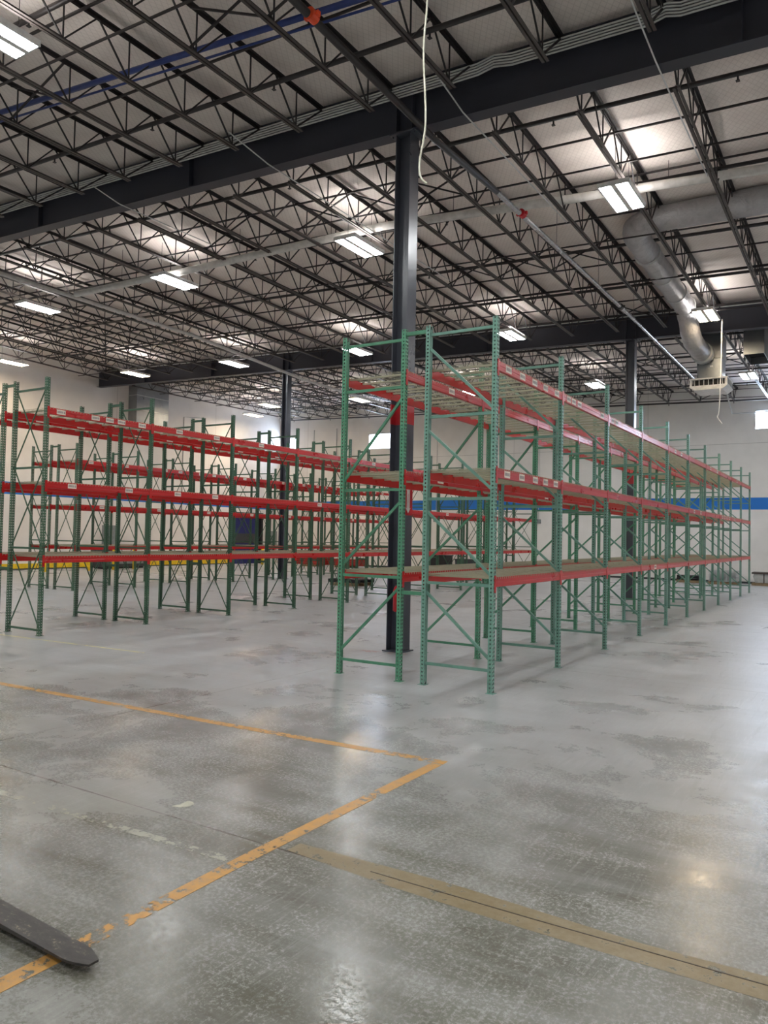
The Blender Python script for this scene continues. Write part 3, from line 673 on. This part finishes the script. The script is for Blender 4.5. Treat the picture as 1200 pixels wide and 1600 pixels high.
def rack_row(x_outer, x_inner, y0, nb, style, green, label, group, face_labels, spacer_to=None, levels=LEV, nframe=None, h=H):
    """one row of bays: frames of two posts, three beam levels, wire decks. x_outer/x_inner are the post centres."""
    s = 1 if x_outer > x_inner else -1; D = abs(x_outer - x_inner)
    t = thing('pallet_rack', label, 'pallet rack', (x_inner, y0, 0), 0, group)
    key = (style, round(D, 2), green, h)
    for k in range(nb + 1):
        y = k * BAY
        rz = 0 if s > 0 else PI
        if key not in MESH:
            fm, dgs = frame_mesh(style, D)
            f = fm.build('upright_frame', 'brace_' + green, t)
            dob = [MB().bar(a_, b_, w_, w_).build('diagonal_brace', 'brace_' + green, f) for a_, b_, w_ in dgs]
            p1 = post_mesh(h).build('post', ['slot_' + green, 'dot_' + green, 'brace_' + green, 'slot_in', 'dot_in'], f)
            fp = MB().box((-.05, -.055, 0), (.06, .055, .006)).build('foot_plate', 'brace_' + green, f)
            MESH[key] = (f, p1, fp, dob)
            f.location = (0, y, 0); f.rotation_euler = (0, 0, rz)
        else:
            f0, p0, fp0, dob = MESH[key]
            f = f0.copy(); col.objects.link(f); f.parent = t; f.location = (0, y, 0); f.rotation_euler = (0, 0, rz)
            p1 = p0.copy(); col.objects.link(p1); p1.parent = f; fp = fp0.copy(); col.objects.link(fp); fp.parent = f
            for q_ in dob: c = q_.copy(); col.objects.link(c); c.parent = f
        p1.location = (D, 0, 0); p1.rotation_euler = (0, 0, 0); fp.location = (D, 0, 0); fp.rotation_euler = (0, 0, 0)
        p2 = p1.copy(); col.objects.link(p2); p2.location = (0, 0, 0); p2.rotation_euler = (0, 0, PI)
        fq = fp.copy(); col.objects.link(fq); fq.location = (0, 0, 0); fq.rotation_euler = (0, 0, PI)
        if spacer_to is not None:
            g = spacer_to - x_inner if abs(spacer_to - x_inner) < abs(spacer_to - x_outer) else spacer_to - x_outer
            base = 0 if abs(spacer_to - x_inner) < abs(spacer_to - x_outer) else x_outer - x_inner
            a = base + math.copysign(PD, g); b = base + g - math.copysign(PD + .001, g)
            for z in (1.22, 4.80):
                ky = ('spacer', green, round(b - a, 3))
                if ky not in MESH:
                    MESH[ky] = MB().bar((0, 0, 0), (b - a, 0, 0), .04, .05).build('row_spacer', 'brace_' + green, t); o = MESH[ky]
                else: o = MESH[ky].copy(); col.objects.link(o); o.parent = t
                o.location = (a, y, z)
    # beams: an outer and an inner line
    for k in range(nb):
        yb = k * BAY + PH + .002
        for li, z in enumerate(levels):
            for side in (0, 1):
                xf = s * (D + PD) if side == 0 else -s * PD     # outer face of the post
                out = s if side == 0 else -s                    # direction the beam faces
                if 'beam' not in MESH:
                    b = beam.build('beam', 'red', t); MESH['beam'] = b
                else: b = MESH['beam'].copy(); col.objects.link(b); b.parent = t
                if out > 0: b.location = (xf, yb, z); b.rotation_euler = (0, 0, 0)
                else: b.location = (xf, yb + LB, z); b.rotation_euler = (0, 0, PI)
                for e in (0, 1):
                    if 'conn' not in MESH: c = conn.build('end_connector', 'red', b); MESH['conn'] = c
                    else: c = MESH['conn'].copy(); col.objects.link(c); c.parent = b
                    c.location = (0, 0, 0) if e == 0 else (.0003, LB, 0)
                    c.rotation_euler = (0, 0, 0)
                    c.scale = (1, 1, 1) if e == 0 else (1, -1, 1)
                L = face_labels.get((side, li, k))
                if L:
                    for q, u in enumerate(L):
                        sk = ('stk', q % 3)
                        if sk not in MESH: o = sticker_mesh(seed=q).build('label_sticker', ['sticker', 'ink'], b); MESH[sk] = o
                        else: o = MESH[sk].copy(); col.objects.link(o); o.parent = b
                        uu = u if out > 0 else 1 - u
                        o.location = (.0, uu * LB - .095, -.108); o.rotation_euler = (0, 0, 0)
            dk = ('deck', round(D, 2))
            if dk not in MESH: MESH[dk] = deck_mesh(D + 2 * PD + .004).build('wire_deck', 'wire', t); o = MESH[dk]
            else: o = MESH[dk].copy(); col.objects.link(o); o.parent = t
            if s > 0: o.location = (D + PD + .002, yb, z + .0045)
            else: o.location = (PD + .002, yb, z + .0045)
    return t
lab1 = {(0, 2, 0): [.13, .33, .52, .70, .90], (0, 1, 0): [.13, .34, .55, .72, .90], (0, 2, 1): [.1, .2, .32, .85], (0, 2, 2): [.1, .2], (0, 1, 3): [], (0, 2, 4): [.3, .6],
        (0, 0, 3): [.5], (0, 2, 6): [.3, .8], (0, 1, 5): [.3, .7], (0, 1, 7): [.2, .4, .6, .8], (0, 2, 8): [.5], (0, 1, 8): [.3]}
labB = {(0, 2, 0): [.55], (0, 1, 0): [.42], (0, 2, 2): [.3], (0, 1, 2): [.2]}
labE = {(0, 2, 0): [.1, .42, .56, .68, .9], (0, 2, 1): [.3, .78], (0, 1, 0): [.22, .78], (0, 1, 1): [.3, .78], (0, 2, 2): [.4], (0, 1, 3): [.4], (0, 1, 5): [.35, .85], (0, 1, 6): [.5], (0, 2, 4): [.5]}
labF = {(0, 2, k): [.3, .7] for k in range(0, 6)}; labF.update({(1, 2, k): [.4] for k in range(0, 4)})
labe = {(0, 2, k): [.2, .5, .8] for k in range(8)}; labe.update({(0, 1, k): [.4] for k in range(8)})
g1 = 'back-to-back pallet racks on the right'; g2 = 'back-to-back pallet racks on the left'; g3 = 'back-to-back pallet racks at the far left'
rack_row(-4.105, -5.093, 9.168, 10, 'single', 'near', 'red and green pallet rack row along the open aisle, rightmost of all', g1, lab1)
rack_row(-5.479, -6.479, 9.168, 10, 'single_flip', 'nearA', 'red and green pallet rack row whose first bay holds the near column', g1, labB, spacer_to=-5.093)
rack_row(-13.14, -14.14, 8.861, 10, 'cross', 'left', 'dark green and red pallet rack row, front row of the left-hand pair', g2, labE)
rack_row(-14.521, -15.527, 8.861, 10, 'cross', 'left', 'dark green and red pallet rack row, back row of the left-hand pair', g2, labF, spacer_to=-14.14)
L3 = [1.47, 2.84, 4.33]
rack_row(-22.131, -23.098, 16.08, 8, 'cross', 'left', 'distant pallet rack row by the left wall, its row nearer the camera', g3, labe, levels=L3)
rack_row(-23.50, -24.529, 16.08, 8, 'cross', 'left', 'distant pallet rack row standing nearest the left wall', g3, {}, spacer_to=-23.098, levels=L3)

# ---------------------------------------------------------------- floor markings and small things
def strip(name, pts, width, mat, label, cat, zt=.0015):
    mb = MB()
    for a, b in zip(pts[:-1], pts[1:]):
        a = Vector((a[0], a[1], 0)); b = Vector((b[0], b[1], 0)); n = Vector((-(b - a).y, (b - a).x, 0)).normalized() * width / 2
        q = [a - n, b - n, b + n, a + n]
        mb.quad([(v.x, v.y, zt) for v in q]); 
        for k in range(4): u, v = q[k], q[(k + 1) % 4]; mb.quad([(u.x, u.y, 0.0002), (v.x, v.y, 0.0002), (v.x, v.y, zt), (u.x, u.y, zt)])
    return tag(mb.build(name, mat), label, cat)
strip('floor_line', [(-12.5, 5.80), (-9.45, 5.84), (-5.68, 5.985), (-3.16, 6.12)], .11, 'line', 'long worn orange-yellow floor line crossing in front of the racks', 'floor line')
strip('floor_line', [(-3.21, 6.04), (-3.225, 3.7), (-3.20, 2.5), (-3.195, 1.2)], .105, 'line', 'worn orange-yellow floor line running to the lower left, under the fork tip', 'floor line', .002)
strip('floor_line', [(-14.0, 8.5), (-12.458, 8.577), (-10.07, 8.695)], .05, 'linefaint', 'thin faded pale yellow floor line by the left-hand racks', 'floor line')
strip('floor_tape_mark', [(-6.6, 3.42), (-4.5, 3.5), (-3.3, 3.55)], .07, 'tape', 'faded pale tape trace on the floor left of the orange line', 'floor line')
mb = MB(); top = [(-3.1, 3.99), (-2.04, 4.03), (-.95, 3.98), (-.39, 4.01), (1.2, 4.02)]; bot = [(-3.1, 3.86), (-2.3, 3.80), (-1.5, 3.785), (-.9, 3.79), (-.37, 3.80), (1.2, 3.80)]
mb.quad([(x, y, .0012) for x, y in bot] + [(x, y, .0012) for x, y in top[::-1]])
tag(mb.build('joint_repair_strip', 'tan'), 'wide tan repair strip over the floor joint at the lower right', 'floor repair')
strip('floor_crack', [(-2.5, 3.90), (-1.5, 3.905), (-.4, 3.93), (1.2, 3.95)], .008, 'brown', 'thin dark crack running along the tan repair strip', 'crack', .0025)
# red paint traces by the column foot
strip('red_floor_mark', [(-7.45, 11.16), (-6.6, 11.3)], .22, 'redfaint', 'faint red paint smear on the floor at the near column foot', 'floor line', .001)
# fork
t = thing('forklift_fork', 'worn black steel forklift fork poking in from the lower left over the orange line', 'forklift fork', (-2.945, 2.31, .035))
mb = MB(); n = 14
def fork_outline(u):   # half width at distance u from the tip
    if u <= 0: return .026
    if u < .14: return .026 + (.0665 - .026) * math.sin(u / .14 * PI / 2)
    return .0665
us = [0, .012, .03, .06, .1, .14, .3, .6, 1.0, 1.25]
topv = []; botv = []
for u in us:
    wv = fork_outline(u); tt = .010 + min(u, 1.0) * .03
    topv.append([(-u, -wv, .016 + min(u, 1) * .018), (-u, wv, .016 + min(u, 1) * .018)]); botv.append([(-u, -wv, .006), (-u, wv, .006)])
for a in range(len(us) - 1):
    T0, T1, B0, B1 = topv[a], topv[a + 1], botv[a], botv[a + 1]
    ins = .004
    mb.quad([T0[0], T0[1], T1[1], T1[0]]); mb.quad([B0[0], B1[0], B1[1], B0[1]])
    mb.quad([T0[0], T1[0], B1[0], B0[0]]); mb.quad([T0[1], B0[1], B1[1], T1[1]])
mb.quad([topv[0][0], botv[0][0], botv[0][1], topv[0][1]]); mb.quad([topv[-1][1], botv[-1][1], botv[-1][0], topv[-1][0]])
b = mb.build('blade', 'fork', t); t.rotation_euler = (0, 0, math.radians(-1.5))
MB().box((-1.30, -.0665, .006), (-1.25, .0665, .75)).build('shank', 'fork', t)
# paper scrap
mb = MB(); P = [(-.11, -.03, .002), (-.06, -.012, .008), (-.01, .02, .03), (.03, .03, .022)]; Q = [(-.1, -.04, .002), (-.035, -.045, .003), (.015, -.01, .004), (.045, .012, .012)]
for a in range(3): mb.quad([P[a], Q[a], Q[a + 1], P[a + 1]]); mb.quad([tuple(v - (.001 if i == 2 else 0) for i, v in enumerate(q)) for q in (P[a + 1], Q[a + 1], Q[a], P[a])])
o = mb.build('paper_scrap', 'paper', loc=(-4.19, 4.06, 0), rot=(0, 0, .35)); tag(o, 'small curled scrap of whitish paper lying on the floor', 'paper scrap')

# guard rails, bollards, door posts by the left wall
def guard(ya, yb, x, label):
    t = thing('guard_rail', label, 'guard rail', (x, ya, 0), 0, 'yellow guard rails'); L = yb - ya
    for k, y in enumerate((0, L / 2, L)): MB().box((-.06, y - .06, 0), (.06, y + .06, .52)).build('rail_post', 'yellow', t)
    MB().box((.06, 0, .20), (.10, L, .42)).build('rail', 'yellow', t)
guard(19.9, 24.7, -32.8, 'low yellow guard rail in front of the left wall, at the left edge')
guard(28.3, 34.8, -32.8, 'low yellow guard rail in front of the left wall, left of the blue door')
def bollard(x, y, h_, label):
    t = thing('bollard', label, 'bollard', (x, y, 0), 0, 'yellow bollards'); MB().tube([(0, 0, 0), (0, 0, h_ - .05), (0, 0, h_)], [.09, .09, .05], 14).build('bollard_post', 'yellow', t, smooth=True)
bollard(-32.8, 26.2, 1.06, 'yellow bollard left of the dark cabinets by the left wall')
bollard(-32.8, 27.5, 1.06, 'yellow bollard right in front of the dark cabinets by the left wall')
bollard(-33.5, 38.45, 1.1, 'yellow bollard in front of the blue door'); bollard(-34.2, 41.0, 1.1, 'yellow bollard in the far corner beyond the blue door')
def cabinet(x, y0, y1, z0, z1, d_, mt, label, cat='electrical box', name='electrical_box'):
    t = thing(name, label, cat, (x, y0, z0))
    MB().box((0, 0, 0), (d_, y1 - y0, z1 - z0)).build('cabinet_body', mt, t)
    MB().box((d_, .03, .03), (d_ + .012, y1 - y0 - .03, z1 - z0 - .03)).build('cabinet_door', mt, t)
cabinet(XL + .002, 27.35, 28.3, 1.2, 2.3, .3, 'greybox', 'grey electrical cabinet on the left wall above the dark cabinets')
cabinet(XL + .002, 36.25, 37.1, 1.3, 2.15, .12, 'white', 'whitish control panel on the wall left of the blue door')
cabinet(XL + .002, 40.9, 41.7, .9, 2.2, .25, 'greybox', 'grey electrical cabinet in the far left corner')
def machine(x, y, l, h_, label):
    t = thing('charger_cabinet', label, 'cabinet', (x, y, 0), 0, 'dark floor cabinets by the left wall')
    MB().box((-.4, 0, .08), (.4, l, h_)).build('cabinet_body', 'darkgrey', t); MB().box((-.36, .05, 0), (.36, l - .05, .08)).build('plinth', 'rubber', t)
    MB().box((.4, .1, .25), (.412, l - .1, h_ - .15)).build('front_panel', 'greybox', t)
machine(-34.2, 26.3, .75, 1.0, 'dark grey floor cabinet by the left wall, the taller left one'); machine(-34.2, 27.25, 1.8, .75, 'long dark grey floor cabinet by the left wall, the lower right one')
# small wall boxes and conduits
for i, (x, z) in enumerate(((-16.05, 3.02), (-22.7, 3.07))):
    t = thing('junction_box', ['small grey box on the back wall below the blue stripe, right one', 'small grey box on the back wall below the blue stripe, left one'][i], 'electrical box', (x, YB, z), 0, 'boxes on the back wall')
    MB().box((-.14, -.12, -.12), (.14, -.001, .12)).build('box_body', 'greybox', t); MB().tube([(0, -.03, .12), (0, -.03, 5.2)], .018, 8).build('conduit', 'galv', t, smooth=True)
for i, (x, a) in enumerate(((-32.3, 1.2), (-30.4, 1.2))):
    o = MB().tube([(x, YB - .03, a), (x, YB - .03, 9.2)], .022, 8).build('wall_conduit', 'greybox', smooth=True); tag(o, ['thin vertical conduit on the back wall, nearer the left corner window', 'thin vertical conduit on the back wall, the one farther from the corner'][i], 'conduit', 'vertical wall conduits')
o = MB().tube([(XL + .03, 33.0, 3), (XL + .03, 33.0, 9.0), (XL + .03, 34.6, 9.15)], .022, 8).build('wall_conduit', 'greybox', smooth=True); tag(o, 'thin bent conduit on the left wall beside the hanging duct', 'conduit')

# goods on pallets
def pallet(name, x, y, w_, l, label, mt='wood', rz=0, hh=.13):
    t = thing(name, label, 'pallet', (x, y, 0), rz)
    for k in range(3): MB().box((-w_ / 2, -l / 2 + k * (l - .1) / 2, 0), (w_ / 2, -l / 2 + .1 + k * (l - .1) / 2, hh - .02)).build('stringer', mt, t)
    for k in range(6): MB().box((-w_ / 2 + k * (w_ - .1) / 5, -l / 2, hh - .02), (-w_ / 2 + .1 + k * (w_ - .1) / 5, l / 2, hh)).build('deck_board', mt, t)
    return t
def bundle(x, y, z, l, nw, nh, bw, bh, mt, label, cat, rz=0, name='beam_bundle'):
    """stacked lengths lying together: every length is its own thing"""
    idx = 0
    for j in range(nh):
        for i in range(nw):
            row = ['bottom', 'second', 'third', 'top', 'topmost'][min(j, 4)] if j < nh - 1 else 'top'
            o = MB().box((-l / 2, i * bw, 0), (l / 2, i * bw + bw * .9, bh * .92)).build('stacked_beam', mt, loc=(x, y, z + j * bh), rot=(0, 0, rz))
            tag(o, f'{label}, {ORD[i]} from the front in the {row} layer', cat, label)
for i, (x, y) in enumerate(((-30.0, 39.3), (-27.7, 39.7))):
    pallet('wooden_pallet', x, y, 1.1, 1.0, ['wooden pallet under the left stack of spare red beams', 'wooden pallet under the right stack of spare red beams'][i])
bundle(-30.0, 38.85, .13, 2.4, 6, 4, .15, .135, 'redold', 'spare dark red beam in the left stack by the back wall', 'beam')
bundle(-27.6, 39.25, .13, 2.4, 6, 3, .15, .135, 'redold', 'spare dark red beam in the right stack by the back wall', 'beam')
pallet('wooden_pallet', -17.6, 25.6, 1.3, 1.1, 'pale wooden pallet on the floor between the left and right racks')
pallet('black_pallet', -17.6, 25.6, 1.5, 1.1, 'black plastic pallet lying on the pale wooden pallet', 'blackplastic').location.z = .131
t = thing('steel_parts_box', 'grey steel parts box sitting on the black plastic pallet', 'crate', (-17.55, 25.6, .262))
MB().box((-.5, -.35, 0), (.5, .35, .02)).box((-.5, -.35, .02), (-.48, .35, .38)).box((.48, -.35, .02), (.5, .35, .38)).box((-.5, -.35, .02), (.5, -.33, .38)).box((-.5, .33, .02), (.5, .35, .38)).build('box_shell', 'wrap', t)
for k in range(4): MB().box((-.45 + k * .23, -.36, .04), (-.3 + k * .23, -.351, .34)).build('side_panel', 'darkgrey', t)
def tote(x, y, l, h_, mt, label):
    t = thing('storage_tote', label, 'bin', (x, y, 0)); MB().prism([(-l / 2 + .06, 0), (l / 2 - .06, 0), (l / 2, h_), (-l / 2, h_)], 'xz', -.45, .45).build('tote_body', mt, t)
    MB().box((-l / 2 - .03, -.48, h_), (l / 2 + .03, .48, h_ + .06)).build('lid', mt, t)
tote(-21.7, 40.6, 1.5, .9, 'blackplastic', 'black lidded bin by the back wall behind the right-hand racks'); tote(-19.7, 40.8, 1.5, .7, 'darkgrey', 'dark grey lidded bin by the back wall, right of the black bin')
# right end: low black bundle, stack of grey deck panels, strapped bundle
pallet('wooden_pallet', -7.6, 40.9, 1.1, 1.0, 'wooden pallet under dark pipes near the back wall')
for k in range(8):
    o = MB().tube([(-.55, 0, 0), (.55, 0, 0)], .06, 10).build('steel_pipe', 'blackplastic', loc=(-7.6, 40.52 + (k % 5) * .14 + (.07 if k > 4 else 0), .192 + (.115 if k > 4 else 0)), smooth=True)
    tag(o, f'short dark pipe on a pallet near the back wall, {ORD[k % 5]} from the front, {"upper" if k > 4 else "lower"} layer', 'pipe', 'dark pipes on a pallet')
pallet('wooden_pallet', -5.95, 40.4, 1.3, 1.05, 'wooden pallet under the stack of wire decks near the far rack end')
pallet('wooden_pallet', -3.75, 41.0, 2.0, 1.0, 'wooden pallet under the wrapped bundle at the right edge')
dm = None
for k in range(12):
    if dm is None:
        mb = MB()
        for q in range(12): mb.bar((-.6, -.5 + q * .09, 0), (.6, -.5 + q * .09, 0), .012, .012)
        for q in range(7): mb.bar((-.6 + q * .2, -.5, .006), (-.6 + q * .2, .5, .006), .03, .03)
        dm = mb.build('wire_deck_panel', 'galv', loc=(-5.95, 40.4, .16)); o = dm
    else: o = dm.copy(); col.objects.link(o); o.location = (-5.95 + (k % 3 - 1) * .015, 40.4, .16 + k * .045)
    tag(o, f'loose grey wire deck in the stack near the far rack end, {ORD[k]} from the bottom', 'wire deck', 'stacked loose wire decks')
t = thing('wrapped_bundle', 'wrapped bundle with brown top on a pallet at the right edge by the back wall', 'bundle', (-3.75, 41.0, .13))
MB().prism([(-.85, .0), (.95, .0), (1.0, .3), (.95, .42), (-.9, .42), (-.95, .3)], 'xz', -.4, .4).build('wrapped_load', 'wrap', t)
MB().box((-1.0, -.45, .42), (1.05, .45, .5)).build('top_board', 'brown', t)
for x in (-.5, .4): MB().box((x, -.41, .001), (x + .05, .41, .43)).build('strap', 'brown', t)
